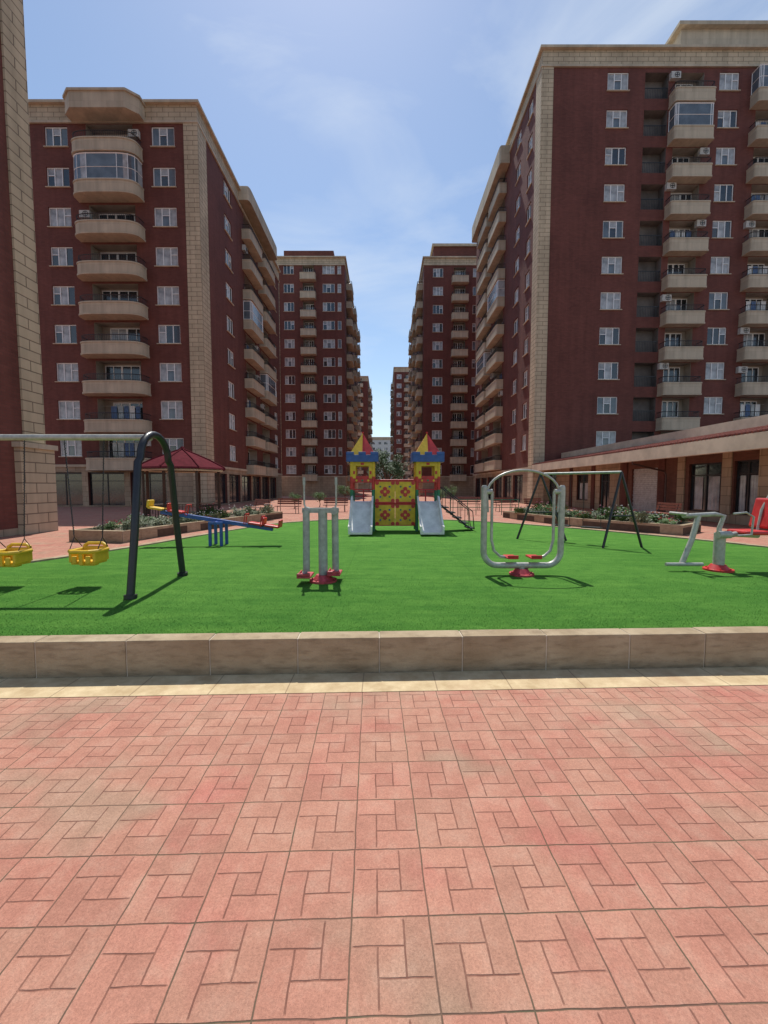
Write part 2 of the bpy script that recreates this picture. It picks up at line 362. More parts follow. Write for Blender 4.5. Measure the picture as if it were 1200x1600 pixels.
def door_mesh(w,h,var):
    k=(w,h,var)
    if k in DM: return DM[k]
    m=MB()
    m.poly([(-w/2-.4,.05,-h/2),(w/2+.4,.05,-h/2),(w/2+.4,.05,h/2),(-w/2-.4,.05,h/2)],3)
    dw=w*.38; x0=-w*.45+(.15*w if var%2 else 0)
    for a,b,z in ((x0,x0+dw,-h/2),(x0+dw,x0+dw+w*.42,-h/2+h*.33)):
        m.box(a,a+.07,0,.04,z,h/2-.15,0); m.box(b-.07,b,0,.041,z,h/2-.15,0); m.box(a+.07,b-.07,0,.042,z,z+.07,0); m.box(a+.07,b-.07,0,.043,h/2-.22,h/2-.15,0)
        m.box((a+b)/2-.03,(a+b)/2+.03,0,.044,z+.07,h/2-.22,0)
        m.poly([(a,.03,z),(b,.03,z),(b,.03,h/2-.15),(a,.03,h/2-.15)],1 if (var+int(a<0))%2 else 2)
    if var>=2:
        x=-w*.3
        while x<w*.3:
            ww=R.uniform(.25,.5); m.poly([(x,-.3,-.3-R.uniform(0,.3)),(x+ww,-.3,-.3-R.uniform(0,.2)),(x+ww,-.3,h/2-.5),(x,-.3,h/2-.5)],R.choice((0,2,4))); x+=ww+.08
        m.tube([(-w/2,-.3,h/2-.5),(w/2,-.3,h/2-.5)],.01,0,3)
    DM[k]=m.mesh('balcony_door',[WHITE,GLASS,CURT,STUCCO,LAUN]); return DM[k]
acm=MB(); acm.box(-.40,.40,-.30,0,-.27,.27,0); acm.tube([(.08+.2*math.cos(a*.524),-.31,.2*math.sin(a*.524)) for a in range(12)],.02,1,4,closed=True); acm.box(-.08,.24,-.315,-.301,-.03,.03,1); acm.box(.05,.11,-.316,-.302,-.16,.16,1)
AC=acm.mesh('air_conditioner',[ACW,IRON])
LM={}
def loggia_mesh(w,h):
    k=(w,h)
    if k in LM: return LM[k]
    m=MB(); m.box(-w/2,w/2,-.02,.02,-h/2+.9,-h/2+.95,0); n=int(w/.14)
    for i in range(n+1):
        x=-w/2+w*i/n; m.box(x-.012,x+.012,-.01,.01,-h/2,-h/2+.9,0)
    LM[k]=m.mesh('railing',[IRON]); return LM[k]
SHF=MB(); SHF.box(-1.5,1.5,0,.08,2.6,2.75,0); SHF.box(-1.5,-1.42,0,.081,0,2.6,0); SHF.box(1.42,1.5,0,.081,0,2.6,0); SHF.box(-.04,.04,0,.07,0,2.6,0); SHF.box(-1.42,1.42,0,.06,2.0,2.06,0)
SHF.poly([(-1.5,.04,0),(1.5,.04,0),(1.5,.04,2.6),(-1.5,.04,2.6)],1); SHFM=SHF.mesh('shop_window',[IRON,GLASS])
def cols_any(f): return any(len(v) for v in f.values())
def building(label,x0,x1,y0,y1,h,faces,rows,base=3.4,capz=1.5,quoins=(),bz=-1.9,bh=1.0,oz=(-1.5,.9),wh=1.5,enclosed=(),group=None,detail=True,shops=True,wallm=None,dps=1.0,exs=.2):
    E=empty('apartment_building',(x0,y0,0),label,'building',group)
    W=x1-x0; D=y1-y0
    fr={'f':((0,0),0,W,lambda c:c-x0),'e':((W,0),rad(90),D,lambda c:c-y0),'w':((0,D),rad(-90),D,lambda c:y1-c),'b':((W,D),rad(180),W,lambda c:x1-c)}
    for side in 'fewb':
        (ox,oy),rz,wid,sf=fr[side]; cols=faces.get(side,[])
        M=Matrix.Translation((ox,oy,0))@Matrix.Rotation(rz,4,'Z')
        def put(name,me,s_,z,y,parent=E):
            p=M@Vector((s_,y,z)); return ob(name,me,parent,p,rz)
        ops=[]
        for ci,c in enumerate(cols):
            kind,cw,ww=c[0],sf(c[1]),c[2]
            for ri,z in enumerate(rows):
                if kind=='w': ops.append((cw-ww/2,cw+ww/2,z-wh/2,z+wh/2,.16)); put('window',win(ww,wh,c[3] if len(c)>3 else 2),cw,z,.09)
                elif kind[0]=='b':
                    ex=.5 if kind=='bc' else exs; dp=1.2 if kind=='bc' else dps
                    ow=ww*.72; ops.append((cw-ow/2,cw+ow/2,z+oz[0],z+oz[1],.9))
                    put('balcony_door',door_mesh(round(ow,2),round(oz[1]-oz[0],2),R.choice((0,1,0,1,2,3)) if detail else R.randint(0,1)),cw,z+(oz[0]+oz[1])/2,.84)
                    bm,rm,gm=balcony_mesh(ww,dp,ex,bh); b=put('balcony',bm,cw,z+bz,0)
                    if (side,ci,ri) in enclosed: ob('balcony_glazing',gm,b)
                    else: ob('railing',rm,b)
                    if detail and R.random()<.28: put('air_conditioner',AC,cw+R.choice((-1,1))*ww*.40,z+R.uniform(0,.4),-.002)
                elif kind=='l':
                    ops.append((cw-ww/2,cw+ww/2,z-1.4,z+.7,.8)); put('railing',loggia_mesh(ww,2.1),cw,z-.35,.1)
        if shops and side!='b' and cols:
            k=int((wid-2.5)//3.5)
            for i in range(k):
                s_=2.0+3.5*i+1; ops.append((s_-1.5,s_+1.5,.1,2.85,.3)); put('shop_window',SHFM,s_,.1,.2)
        S=sorted({0,wid,*[o[0] for o in ops],*[o[1] for o in ops]}); Z=sorted({0,base,h-capz,h,*[o[2] for o in ops],*[o[3] for o in ops]})
        m=MB()
        for i in range(len(S)-1):
            sm=(S[i]+S[i+1])/2
            for j in range(len(Z)-1):
                zm=(Z[j]+Z[j+1])/2
                if any(o[0]<sm<o[1] and o[2]<zm<o[3] for o in ops): continue
                mt=1 if zm>h-capz else (2 if zm<base else 0)
                m.poly([(S[i],0,Z[j]),(S[i+1],0,Z[j]),(S[i+1],0,Z[j+1]),(S[i],0,Z[j+1])],mt)
        for a,b,c,d_,dp in ops:
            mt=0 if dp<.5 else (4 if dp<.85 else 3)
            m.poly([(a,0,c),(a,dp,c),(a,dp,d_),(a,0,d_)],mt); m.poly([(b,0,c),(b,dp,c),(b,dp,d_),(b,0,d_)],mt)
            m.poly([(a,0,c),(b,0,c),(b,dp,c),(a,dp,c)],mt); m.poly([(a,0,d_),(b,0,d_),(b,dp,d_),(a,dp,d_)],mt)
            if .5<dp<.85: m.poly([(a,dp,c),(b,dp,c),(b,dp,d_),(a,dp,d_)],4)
        put('wall',m.mesh('wall',[wallm or BRICK,STONE,BASE,STUCCO,DARK],recalc=False),0,0,0)
        q=MB()
        for (sd,a,b) in quoins:
            if sd==side:
                s0,s1=sorted((sf(a),sf(b))); q.box(s0,s1,-.07,.02,.01,h-capz,0)
        if q.f: put('stone_pilaster',q.mesh('quoin',[STONE]),0,0,0)
    for nm,bx in (('cornice',(-.25,W+.25,-.25,D+.25,h-.2,h)),('string_course',(-.12,W+.12,-.12,D+.12,h-capz-.1,h-capz+.08)),('plinth_course',(-.1,W+.1,-.1,D+.1,base-.12,base+.08)),('roof',(1.2,W-1.2,1.2,D-1.2,h+.002,h+.25))):
        if nm=='plinth_course' and not cols_any(faces): continue
        c=MB(); c.box(*bx,0); ob(nm,c.mesh(nm,[STONE2]),E)
    return E
A=building('red brick apartment block with curved beige balconies',-29.5,-14.7,34,59,31.7,
 {'f':[('w',-25.8,1.8),('bc',-21.6,5.1),('w',-17.4,1.8)],
  'e':[('w',40.2,1.7),('bs',46.2,4.4),('bs',51.6,4.4),('w',56.6,1.6)]},[4.91+3.03*i for i in range(9)],quoins=(('f',-15.75,-14.63),('e',34,35.5)),
 shops=True,enclosed=(('f',1,7),('e',1,5),('e',2,3)),dps=.9,exs=.16,bh=.9,bz=-1.85)
cr_=[(-2.85,0),(-2.85,-.75),(-2.1,-1.35),(2.1,-1.35),(2.85,-.75),(2.85,0)]
m=MB(); m.prism(cr_,30.15,31.3,0); ob('parapet',m.mesh('parapet',[STONE2]),A,(7.9,0,0))
m=MB(); m.prism([(x*1.04,y*1.07) for x,y in cr_],31.302,31.48,0); ob('parapet_coping',m.mesh('coping',[STONE2]),A,(7.9,0,0))
m=MB(); pf=balc_profile(11.2,1.1,.16); m.prism(pf,30.6,31.95,0); ob('parapet',m.mesh('parapet',[STONE2]),A,(14.8,14.9,0),rad(90))
building('tall red brick block with beige stone corner pilaster',-26,-12.6,3.5,15.3,47,{},[],base=.25,quoins=(('e',14.42,15.3),),shops=False)
pp=empty('stone_pedestal',(0,0,0),'beige stone pedestal under corner pilaster of brick tower','pedestal')
m=MB(); m.box(-13.6,-12.38,14.05,15.5,0,3.02); ob('base',m.mesh('plinth',[STONE]),pp)
m=MB(); m.box(-13.7,-12.30,13.97,15.58,3.022,3.2); ob('coping',m.mesh('plinth_coping',[STONE2]),pp)
rowsR=[5.9+3.03*i for i in range(11)]
B=building('tall red brick apartment block with stacked beige balconies',13.5,46,37.2,62,38.9,
 {'f':[('w',20.0,1.8),('l',23.3,2.0),('bs',26.1,3.4),('w',29.5,1.7),('bs',33.2,3.7),('w',37.5,1.8)],
  'w':[('w',39.9,1.2,1),('w',43.2,1.4,1),('bs',49.6,4.8),('bs',55.4,4.8),('w',59.8,1.3,1)]},rowsR,quoins=(('f',13.43,14.45),('w',37.2,38.4)),bz=-2.2,bh=1.0,oz=(-1.7,.68),wh=1.5,
 enclosed=(('f',2,9),('f',4,10),('w',2,6),('w',3,4)),dps=.85,exs=.12)
m=MB(); m.box(12.5,34,1.2,16,38.9,41.6,0); ob('penthouse',m.mesh('penthouse',[STONE2]),B)
m=MB(); m.box(12.1,34.4,.8,16.4,41.602,41.9,0); ob('penthouse_cornice',m.mesh('penthouse_cornice',[STONE2]),B)
m=MB(); m.box(14,17,3,6,41.902,42.9,0); ob('roof_hatch',m.mesh('hatch',[STONE]),B)
m=MB(); pf=balc_profile(14.5,1.1,.12); m.prism(pf,36.3,38.1,0); ob('parapet',m.mesh('parapet',[STONE2]),B,(0,16.2,0),rad(-90))
rows2=[4.6+3.03*i for i in range(12)]
C=building('distant red brick apartment block with beige balcony stacks',-18.6,-6.6,71,105,40,
 {'f':[('w',-16.0,1.7),('bs',-12.7,2.6),('w',-9.3,2.0),('w',-7.5,.6,0)],'e':[('bs',76,4.2),('w',81,1.6),('bs',86,4.2),('w',92,1.6),('bs',98,4.2)]},rows2,quoins=(('f',-18.6,-17.6),),group='distant apartment blocks',detail=False,capz=1.3,shops=False)
m=MB(); m.box(1.5,10,1.5,14,40,41.8,0); ob('penthouse',m.mesh('penthouse',[BRICK]),C)
Dd=building('distant red brick apartment block with flat beige parapet',6.8,22,72,106,40.5,
 {'f':[('w',9.2,1.7),('bs',12.9,2.8),('w',16,1.7),('w',18.6,1.7)],'w':[('bs',76,4.2),('w',81,1.6),('bs',86,4.2),('w',92,1.6),('bs',98,4.2)]},rows2,group='distant apartment blocks',detail=False,capz=1.3,shops=False)
m=MB(); m.box(1.8,14,1.5,14,40.5,43,0); ob('penthouse',m.mesh('penthouse',[BRICK]),Dd)
m=MB(); m.box(1.5,14.3,1.2,14.3,43.002,43.4,0); ob('penthouse_cornice',m.mesh('penthouse_cornice',[STONE2]),Dd)
building('far red brick apartment block beyond the courtyard',-14,-5.2,132,160,36.5,{'f':[('w',-11,1.8),('bs',-8,2.8)],'e':[('bs',140,4),('bs',150,4)]},rows2[:11],group='distant apartment blocks',detail=False,shops=False)
building('far red brick apartment block beyond the courtyard',3.4,14,138,165,41,{'f':[('w',5,1.6),('bs',8,2.8)],'w':[('bs',146,4),('bs',156,4)]},rows2,group='distant apartment blocks',detail=False,shops=False)
WB=paint('white_render',(.6,.6,.58),.8)
building('pale high-rise block far away between brick blocks',-9,5,230,245,29,{'f':[('w',-6,2),('w',-2.5,2),('w',1,2)]},[4+3.1*i for i in range(8)],group='distant apartment blocks',detail=False,shops=False,wallm=WB)
# ---------------------------------------------------------------- low shop building on the right
t=NT('red_roof_tiles',.85,0,.12); v=t.co(); s=t.n('ShaderNodeSeparateXYZ'); t.l(v,s.inputs[0])
wv=t.m('SINE',t.m('MULTIPLY',s.outputs[1],2*math.pi/.22)); n=t.noise(v,1.5,5); cc=t.mix(t.ramp(n,.3,.7),(.20,.065,.05),(.31,.12,.09)); cc=t.mix(t.ramp(wv,-1,0,.6,0),cc,(.1,.035,.03)); t.bump(wv,.6,.03); TILE=t.col(cc)
SH=empty('shop_building',(15.5,12,0),'low shop building with red tiled roof and shutters','building')
def toL(Y): return Y-12
openings=[(25.7,23.3,.1,2.75,'s'),(20.9,18.9,.45,2.8,'w'),(18.2,17.0,.45,2.8,'w'),(29.5,28.2,.1,2.6,'d'),(33,31.2,.6,2.6,'w'),(16.4,14.6,.45,2.8,'w')]
S=sorted({0,25,*[toL(o[0]) for o in openings],*[toL(o[1]) for o in openings],toL(21.6),toL(27)}); Z=sorted({0,.5,3.3,*[o[2] for o in openings],*[o[3] for o in openings]})
m=MB()
for i in range(len(S)-1):
    for j in range(len(Z)-1):
        sm=(S[i]+S[i+1])/2; zm=(Z[j]+Z[j+1])/2
        if any(toL(o[1])<sm<toL(o[0]) and o[2]<zm<o[3] for o in openings): continue
        m.poly([(0,S[i],Z[j]),(0,S[i+1],Z[j]),(0,S[i+1],Z[j+1]),(0,S[i],Z[j+1])],1 if (zm<.45 or sm>toL(27)) else 0)
for o in openings:
    a,b=toL(o[1]),toL(o[0])
    for q in ([(0,a,o[2]),(.3,a,o[2]),(.3,a,o[3]),(0,a,o[3])],[(0,b,o[2]),(.3,b,o[2]),(.3,b,o[3]),(0,b,o[3])],[(0,a,o[3]),(0,b,o[3]),(.3,b,o[3]),(.3,a,o[3])],[(0,a,o[2]),(0,b,o[2]),(.3,b,o[2]),(.3,a,o[2])]): m.poly(q,2)
m.poly([(0,0,0),(12,0,0),(12,0,3.3),(0,0,3.3)],0)
for yy,mt in ((16.7,3),(18.55,3),(21.4,3),(22.9,2),(26.4,2),(30.4,2),(34,2)): m.box(-.06,-.002,toL(yy)-.25,toL(yy)+.25,.01,3.27,mt)
BR2=facade_mat('brown_brick',(.155,.068,.05),.25,.08,.008,(.12,.07,.055),.12)
PIL=facade_mat('brown_brick_pier',(.13,.045,.036),.25,.08,.008,(.10,.05,.04),.12)
ob('wall',m.mesh('wall',[BR2,BASE,PIL,BASE],recalc=False),SH)
FAS=paint('beige_render_fascia',(.60,.52,.41),.85,0,.2,1.2,.2)
m=MB(); m.box(-2.2,-1.9,-2,25,3.02,3.60,0); ob('fascia',m.mesh('fascia',[FAS]),SH)
m=MB(); m.box(-1.898,0,-2,25,3.28,3.34,0); ob('soffit',m.mesh('soffit',[FAS]),SH)
m=MB(); m.poly([(-2.18,-2,3.64),(-2.18,25,3.64),(.4,25,4.15),(.4,-2,4.15)],0)
for i in range(123):
    y=-2+.22*i+.1; m.tube([(-2.2,y,3.63),(.4,y,4.17)],.055,0,6)
ob('roof',m.mesh('roof',[TILE]),SH)
m=MB(); m.box(.4,.8,-2,25,4.0,4.66,0); ob('ridge',m.mesh('ridge',[FAS]),SH)
m=MB(); m.box(.802,9,-2,25,4.3,4.42,0); ob('flat_roof',m.mesh('flat_roof',[STONE2]),SH)
GREYM=paint('grey_metal_shutter',(.46,.47,.48),.45,.15)
for o in openings:
    a,b=toL(o[1]),toL(o[0]); m=MB()
    if o[4]=='s':
        n=22
        for i in range(n):
            z=o[2]+(o[3]-o[2])*i/n; m.box(.10+.02*(i%2),.16,a,b,z,z+(o[3]-o[2])/n*.92,0)
        ob('roller_shutter',m.mesh('shutter',[GREYM]),SH)
    else:
        f=.06
        m.box(.12,.2,a,b,o[2],o[2]+f,0); m.box(.12,.2,a,b,o[3]-f,o[3],0); m.box(.121,.2,a,a+f,o[2]+f,o[3]-f,0); m.box(.121,.2,b-f,b,o[2]+f,o[3]-f,0); m.box(.115,.19,(a+b)/2-.03,(a+b)/2+.03,o[2]+f,o[3]-f,0)
        m.box(.117,.19,a+f,b-f,o[3]-.6,o[3]-.55,0)
        m.poly([(.16,a,o[2]),(.16,b,o[2]),(.16,b,o[3]),(.16,a,o[3])],1)
        if o[4]=='w':
            for k in range(14):
                y=a+(b-a)*(.12+.76*k/14)
                if .42<k/14<.6: continue
                m.poly([(.155-.02*(k%2),y,o[2]+.1),(.155-.02*((k+1)%2),y+(b-a)*.055,o[2]+.1),(.155-.02*((k+1)%2),y+(b-a)*.055,o[3]-.65),(.155-.02*(k%2),y,o[3]-.65)],2)
        ob('shop_window' if o[4]=='w' else 'door',m.mesh('shop_window',[IRON,GLASS,CURT]),SH)
for yy in (22.3,):
    m=MB(); m.tube([(-2.05,toL(yy),3.04),(-2.05,toL(yy),2.9),(-.3,toL(yy),2.5),(-.2,toL(yy),2.3),(-.2,toL(yy),.1)],.05,0,8); ob('drainpipe',m.mesh('drainpipe',[paint('dark_pipe',(.07,.035,.03),.5)]),SH)
# ---------------------------------------------------------------- gazebo
RP=paint('dark_red_roof_sheet',(.12,.018,.026),.9,spec=.05); WOOD=paint('brown_wood',(.07,.035,.022),.6)
G=empty('gazebo',(-9.0,18.4,0),'wooden gazebo with dark red hipped roof','gazebo')
m=MB(); n=8
prof=[(1.9,2.42),(1.85,2.50),(1.2,2.84),(.7,3.06),(.12,3.3),(.02,3.42)]
for (r0,z0),(r1,z1) in zip(prof[:-1],prof[1:]):
    for k in range(n):
        a,b=2*math.pi*k/n,2*math.pi*(k+1)/n
        m.poly([(r0*math.cos(a),r0*math.sin(a),z0),(r0*math.cos(b),r0*math.sin(b),z0),(r1*math.cos(b),r1*math.sin(b),z1),(r1*math.cos(a),r1*math.sin(a),z1)])
for k in range(n):
    a=2*math.pi*k/n; m.tube([(r*math.cos(a),r*math.sin(a),z+.02) for r,z in prof],.03,0,5)
ob('roof',m.mesh('roof',[RP]),G)
m=MB(); m.tube([(1.75*math.cos(2*math.pi*k/8),1.75*math.sin(2*math.pi*k/8),2.38) for k in range(8)],.05,0,4,closed=True); ob('beam',m.mesh('beam',[FAS]),G)
for k in range(8):
    a=2*math.pi*k/8; p=MB(); p.box(-.045,.045,-.045,.045,0,2.36); ob('post',p.mesh('post',[WOOD]),G,(1.6*math.cos(a),1.6*math.sin(a),0),a)
m=MB()
for k in range(8):
    if k in(6,): continue
    a,b=2*math.pi*k/8,2*math.pi*(k+1)/8; A1=Vector((1.55*math.cos(a),1.55*math.sin(a),0)); B1=Vector((1.55*math.cos(b),1.55*math.sin(b),0))
    for z in (.3,.85): m.tube([A1+Vector((0,0,z)),B1+Vector((0,0,z))],.03,0,4)
    for i in range(1,8):
        p=A1.lerp(B1,i/8); m.tube([p+Vector((0,0,.3)),p+Vector((0,0,.85))],.015,0,4)
ob('railing',m.mesh('railing',[WOOD]),G)
# ---------------------------------------------------------------- planters, shrubs, trees
def leafmat(name,c1,c2):
    t=NT(name,.55,0,.3); v=t.co(); n=t.noise(v,6,3); n2=t.noise(v,60,1)
    cc=t.mix(t.ramp(n,.35,.65),c1,c2); return t.col(t.mix(t.ramp(n2,.4,.7,0,.5),cc,tuple(x*1.7 for x in c2)))
LF=leafmat('green_leaves',(.035,.075,.018),(.08,.15,.03)); LF2=leafmat('grey_green_leaves',(.10,.13,.07),(.22,.24,.15)); LF3=leafmat('dark_green_leaves',(.018,.045,.014),(.045,.085,.025))
FW=paint('white_petals',(.75,.72,.68),.6); FR=paint('red_petals',(.5,.04,.05),.6); FP=paint('pink_petals',(.6,.25,.3),.6); BARK=paint('bark',(.12,.085,.06),.9); SOIL=paint('soil',(.09,.06,.04),.95)
def leaves(m,c,r,n,size,mt=0,sq=(1,1,.8)):
    for i in range(n):
        v=Vector((R.gauss(0,1),R.gauss(0,1),R.gauss(0,1))).normalized()*(R.random()**.4)
        p=Vector((c[0]+v.x*r*sq[0],c[1]+v.y*r*sq[1],c[2]+v.z*r*sq[2]))
        u=Vector((R.gauss(0,1),R.gauss(0,1),R.gauss(0,.7))).normalized(); w_=u.orthogonal().normalized(); s_=size*R.uniform(.6,1.3)
        m.poly([p-u*s_,p+w_*s_*.45,p+u*s_,p-w_*s_*.45],mt)
def shrub(seed,fl,lm):
    m=MB()
    for k in range(9):
        a=R.uniform(0,6.28); q=R.uniform(0,.28); c=(q*math.cos(a),q*math.sin(a),R.uniform(.14,.34)); leaves(m,c,R.uniform(.12,.22),75,.035)
        m.tube([(0,0,0),(c[0]*.6,c[1]*.6,c[2]*.6),c],[.012,.008,.004],2,4)
    for k in range(fl):
        a=R.uniform(0,6.28); q=R.uniform(0,.4); m.sphere((q*math.cos(a),q*math.sin(a),R.uniform(.3,.52)),R.uniform(.018,.035),1,6)
    return m
smeshes=[shrub(0,16,LF).mesh('shrub',[LF,FW,BARK],recalc=False),shrub(1,12,LF2).mesh('shrub',[LF2,FW,BARK],recalc=False),shrub(2,14,LF).mesh('shrub',[LF,FR,BARK],recalc=False),shrub(3,6,LF).mesh('shrub',[LF,FP,BARK],recalc=False),shrub(4,0,LF2).mesh('shrub',[LF2,FW,BARK],recalc=False)]
slab=['leafy green shrub with white flowers in planter','grey-green shrub with small white flowers in planter','green shrub with red flowers in planter','green shrub with pink flowers in planter','grey-green shrub without flowers in planter']
def planter(path,width,label):
    P=[Vector(p) for p in resample(catmull(path),.7)]; n=len(P)
    O=inner([tuple(p) for p in P],width,False); loop=[tuple(p) for p in P]+[tuple(p) for p in reversed(O)]
    m=kerb_blocks([Vector(p) for p in loop],True,.16,0,.36)
    E=empty('planter',(0,0,0),label,'planter')
    ob('stone_edge',m.mesh('planter_edge',[KST,MORT]),E,bevel=.006)
    s_=MB(); s_.prism(loop,.02,.27); ob('soil',s_.mesh('soil',[SOIL]),E)
    return P,O
LP=[(-7.7,12.0),(-7.25,14.2),(-6.6,16.6),(-6.0,19),(-5.2,22)]
RPth=[(6.4,22),(7.0,19.6),(7.8,17.3),(9.0,15.4),(10.2,13.8)]
pl=[]
pl.append(planter(LP,1.9,'curved stone-edged planter with shrubs beside the gazebo'))
pl.append(planter(RPth,1.9,'curved stone-edged planter with flowers beside the shops'))
for (P,O),grp in zip(pl,('shrubs in the gazebo planter','shrubs in the shop-side planter')):
    n=len(P)
    for i in range(n):
        for k in range(4):
            if i in(0,n-1) : continue
            f=.16+.68*(k/3)+R.uniform(-.05,.05); p=Vector(P[i]).lerp(O[i],f); j=R.randrange(5)
            if R.random()<.15: continue
            o=ob('shrub',smeshes[j],None,(p.x+R.uniform(-.15,.15),p.y+R.uniform(-.15,.15),.26),R.uniform(0,6),label=slab[j],category='shrub',group=grp)
            s_=R.uniform(.6,1.2); o.scale=(s_,s_,s_*R.uniform(.6,1.15))
def tree(loc,h,cr,label,lm,seed,grp=None,nl=90):
    E=empty('tree',loc,label,'tree',grp); m=MB()
    th=h*.38; m.tube([(0,0,0),(.05,.02,th*.5),(.0,.05,th)],[h*.028,h*.022,h*.018],0,8)
    lv=MB()
    for k in range(16):
        a=R.uniform(0,6.28); q=cr*R.uniform(.25,.8); z=th+(h-th)*R.uniform(.15,.85); q*=1-.45*abs((z-th)/(h-th)-.45)
        e=(q*math.cos(a),q*math.sin(a),z); m.tube([(0,.05,th*.9),(e[0]*.45,e[1]*.45,th+(z-th)*.55),e],[h*.013,h*.008,h*.003],0,5)
        leaves(lv,e,cr*R.uniform(.28,.42),nl,cr*.06)
    ob('trunk',m.mesh('trunk',[BARK],True),E); ob('crown',lv.mesh('crown',[lm],recalc=False),E)
tree((.35,38,0),5.2,1.75,'small dark green tree behind the play castle',LF3,1,nl=170)
tree((-1.0,50,0),5.0,1.6,'small dark green tree behind the play castle',LF3,2,'courtyard trees')
tree((1.9,56,0),5.6,1.8,'small dark green tree behind the play castle',LF3,3,'courtyard trees')
for x,y,hh in ((-5.2,33,1.3),(-6.8,31,1.2),(5.0,36,1.4),(6.8,42,1.8),(-4.2,44,1.8)): tree((x,y,0),hh,hh*.5,'low leafy ornamental tree in the courtyard',LF,4,'courtyard trees',70)
BW=paint('red_brown_bench_slat',(.22,.075,.05),.5)
def bench(loc,rz):
    E=empty('park_bench',loc,'red-brown slatted bench on the paving','bench','benches around the lawn',rz)
    for nm,build in (('seat',0),('backrest',1)):
        m=MB()
        for i in range(4):
            if build==0: m.box(-.8,.8,-.22+.12*i,-.12+.12*i,.43,.465)
            elif i<3: m.box(-.8,.8,.27+.03*i,.30+.03*i,.56+.13*i,.66+.13*i)
        ob(nm,m.mesh(nm,[BW]),E)
    for x in (-.6,.6):
        m=MB(); m.tube([(x,-.2,0),(x,-.2,.42),(x,.22,.42),(x,.36,.92)],.02,0,6); m.tube([(x,.22,.42),(x,.3,0)],.02,0,6); ob('leg',m.mesh('leg',[IRON]),E)
    return E
b0=bench((8.2,27.5,0),rad(15))
for p,r in (((9.7,26,0),30),((-6.0,25.5,0),-10),((-7.4,24,0),-40),((6.1,29,0),0),((12.9,19.0,0),-90),((-3.2,27,0),0)): copy_thing(b0,p,rad(r))
# ---------------------------------------------------------------- playground equipment
BLK=paint('black_painted_steel',(.018,.02,.026),.35); SIL=paint('silver_painted_steel',(.43,.43,.39),.4,.2,.25,14); GRYT=paint('grey_painted_steel',(.36,.39,.36),.42,.05,.28,14)
YEL=paint('yellow_plastic',(.74,.46,.03),.45,0,.2); RED=paint('red_plastic',(.55,.03,.03),.42,0,.25); REDF=paint('faded_red_steel',(.46,.05,.065),.5,0,.4,20); BLU=paint('blue_plastic',(.03,.09,.33),.42,0,.25); GRN=paint('green_plastic',(.02,.17,.09),.45,0,.25); WSL=paint('white_slide_plastic',(.76,.74,.70),.7,0,.18,4,.2)
TZ=.30
def arcpts(c,r,a0,a1,n,plane='xz'):
    o=[]
    for i in range(n+1):
        a=rad(a0+(a1-a0)*i/n); u,v=r*math.cos(a),r*math.sin(a)
        o.append((c[0]+u,c[1],c[2]+v) if plane=='xz' else (c[0],c[1]+u,c[2]+v))
    return o
E=empty('swing_set',(-3.12,5.62,TZ),'black arch swing set with silver beam on grass','swing set')
h=2.08; rr=.34
def arch(x):
    p=[(x,-.66,0),(x,-.52,.8),(x,-rr-.06,h-rr-.05)]+arcpts((x,0,h-rr),rr,180,0,12,'yz')+[(x,rr+.06,h-rr-.05),(x,.52,.8),(x,.66,0)]
    m=MB(); m.tube(p,.047,0,14); m.tube([(x,-.655,0.001),(x,-.65,.05)],.075,0,12); m.tube([(x,.655,0.001),(x,.65,.05)],.075,0,12); return m
ob('arch_frame',arch(0).mesh('arch',[BLK],True),E); ob('arch_frame',arch(-3.6).mesh('arch',[BLK],True),E)
m=MB(); m.tube([(-3.55,0,h-.035),(-.04,0,h-.035)],.042,0,10)
ob('beam',m.mesh('beam',[SIL],True),E)
def bucket(loc,lab):
    S_=empty('toddler_swing',loc,lab,'swing','yellow toddler swings')
    m=MB()
    m.box(-.16,.16,-.13,.13,0,.05); m.box(-.18,-.14,-.14,.14,.03,.17); m.box(.14,.18,-.14,.14,.03,.17)
    m.box(-.17,.17,.11,.15,.03,.22); m.box(-.025,.025,-.17,-.13,.0,.18); m.tube([(-.18,.12,.18),(-.19,-.1,.18),(-.12,-.17,.18),(.12,-.17,.18),(.19,-.1,.18),(.18,.12,.18)],.03,0,8)
    m.tube([(-.16,.13,.22),(-.1,.135,.26),(.1,.135,.26),(.16,.13,.22)],.025,0,8); m.box(-.1,.1,-.05,.05,-.03,0)
    m.box(-.12,-.06,-.165,-.135,.02,.12); m.box(.06,.12,-.165,-.135,.02,.12)
    ob('bucket',m.mesh('bucket',[YEL]),S_,bevel=.015)
    m=MB(); zt=h-.07+TZ-loc[2]
    for sx in (-1,1):
        m.tube([(sx*.27,0,zt),(sx*.195,0,.36),(sx*.19,-.1,.2)],.007,0,4); m.tube([(sx*.195,0,.36),(sx*.18,.12,.22)],.007,0,4)
        k=0; z=.40
        while z<zt-.05:
            f=(z-.36)/(zt-.36); x=sx*(.195+.075*f); m.tube([(x-.012*(k%2),-.012*((k+1)%2),z),(x+.012*(k%2),.012*((k+1)%2),z+.028)],.006,0,3); z+=.035; k+=1
        m.tube([(sx*.27,0,zt),(sx*.27,0,zt+.05)],.014,0,6)
    ob('chain',m.mesh('chain',[IRON],recalc=False),S_)
bucket((-4.08,5.62,.62),'yellow bucket swing seat hanging on chains'); bucket((-5.16,5.62,.60),'yellow bucket swing seat hanging on chains')
E=empty('seesaw',(-3.9,9.6,TZ),'blue seesaw with red and yellow seats','seesaw')
m=MB()
for y in (-.16,.16): m.box(-.16,-.10,y-.03,y+.03,0,.5); m.box(.10,.16,y-.03,y+.03,0,.5); m.box(-.16,.16,y-.031,y+.031,.5,.56)
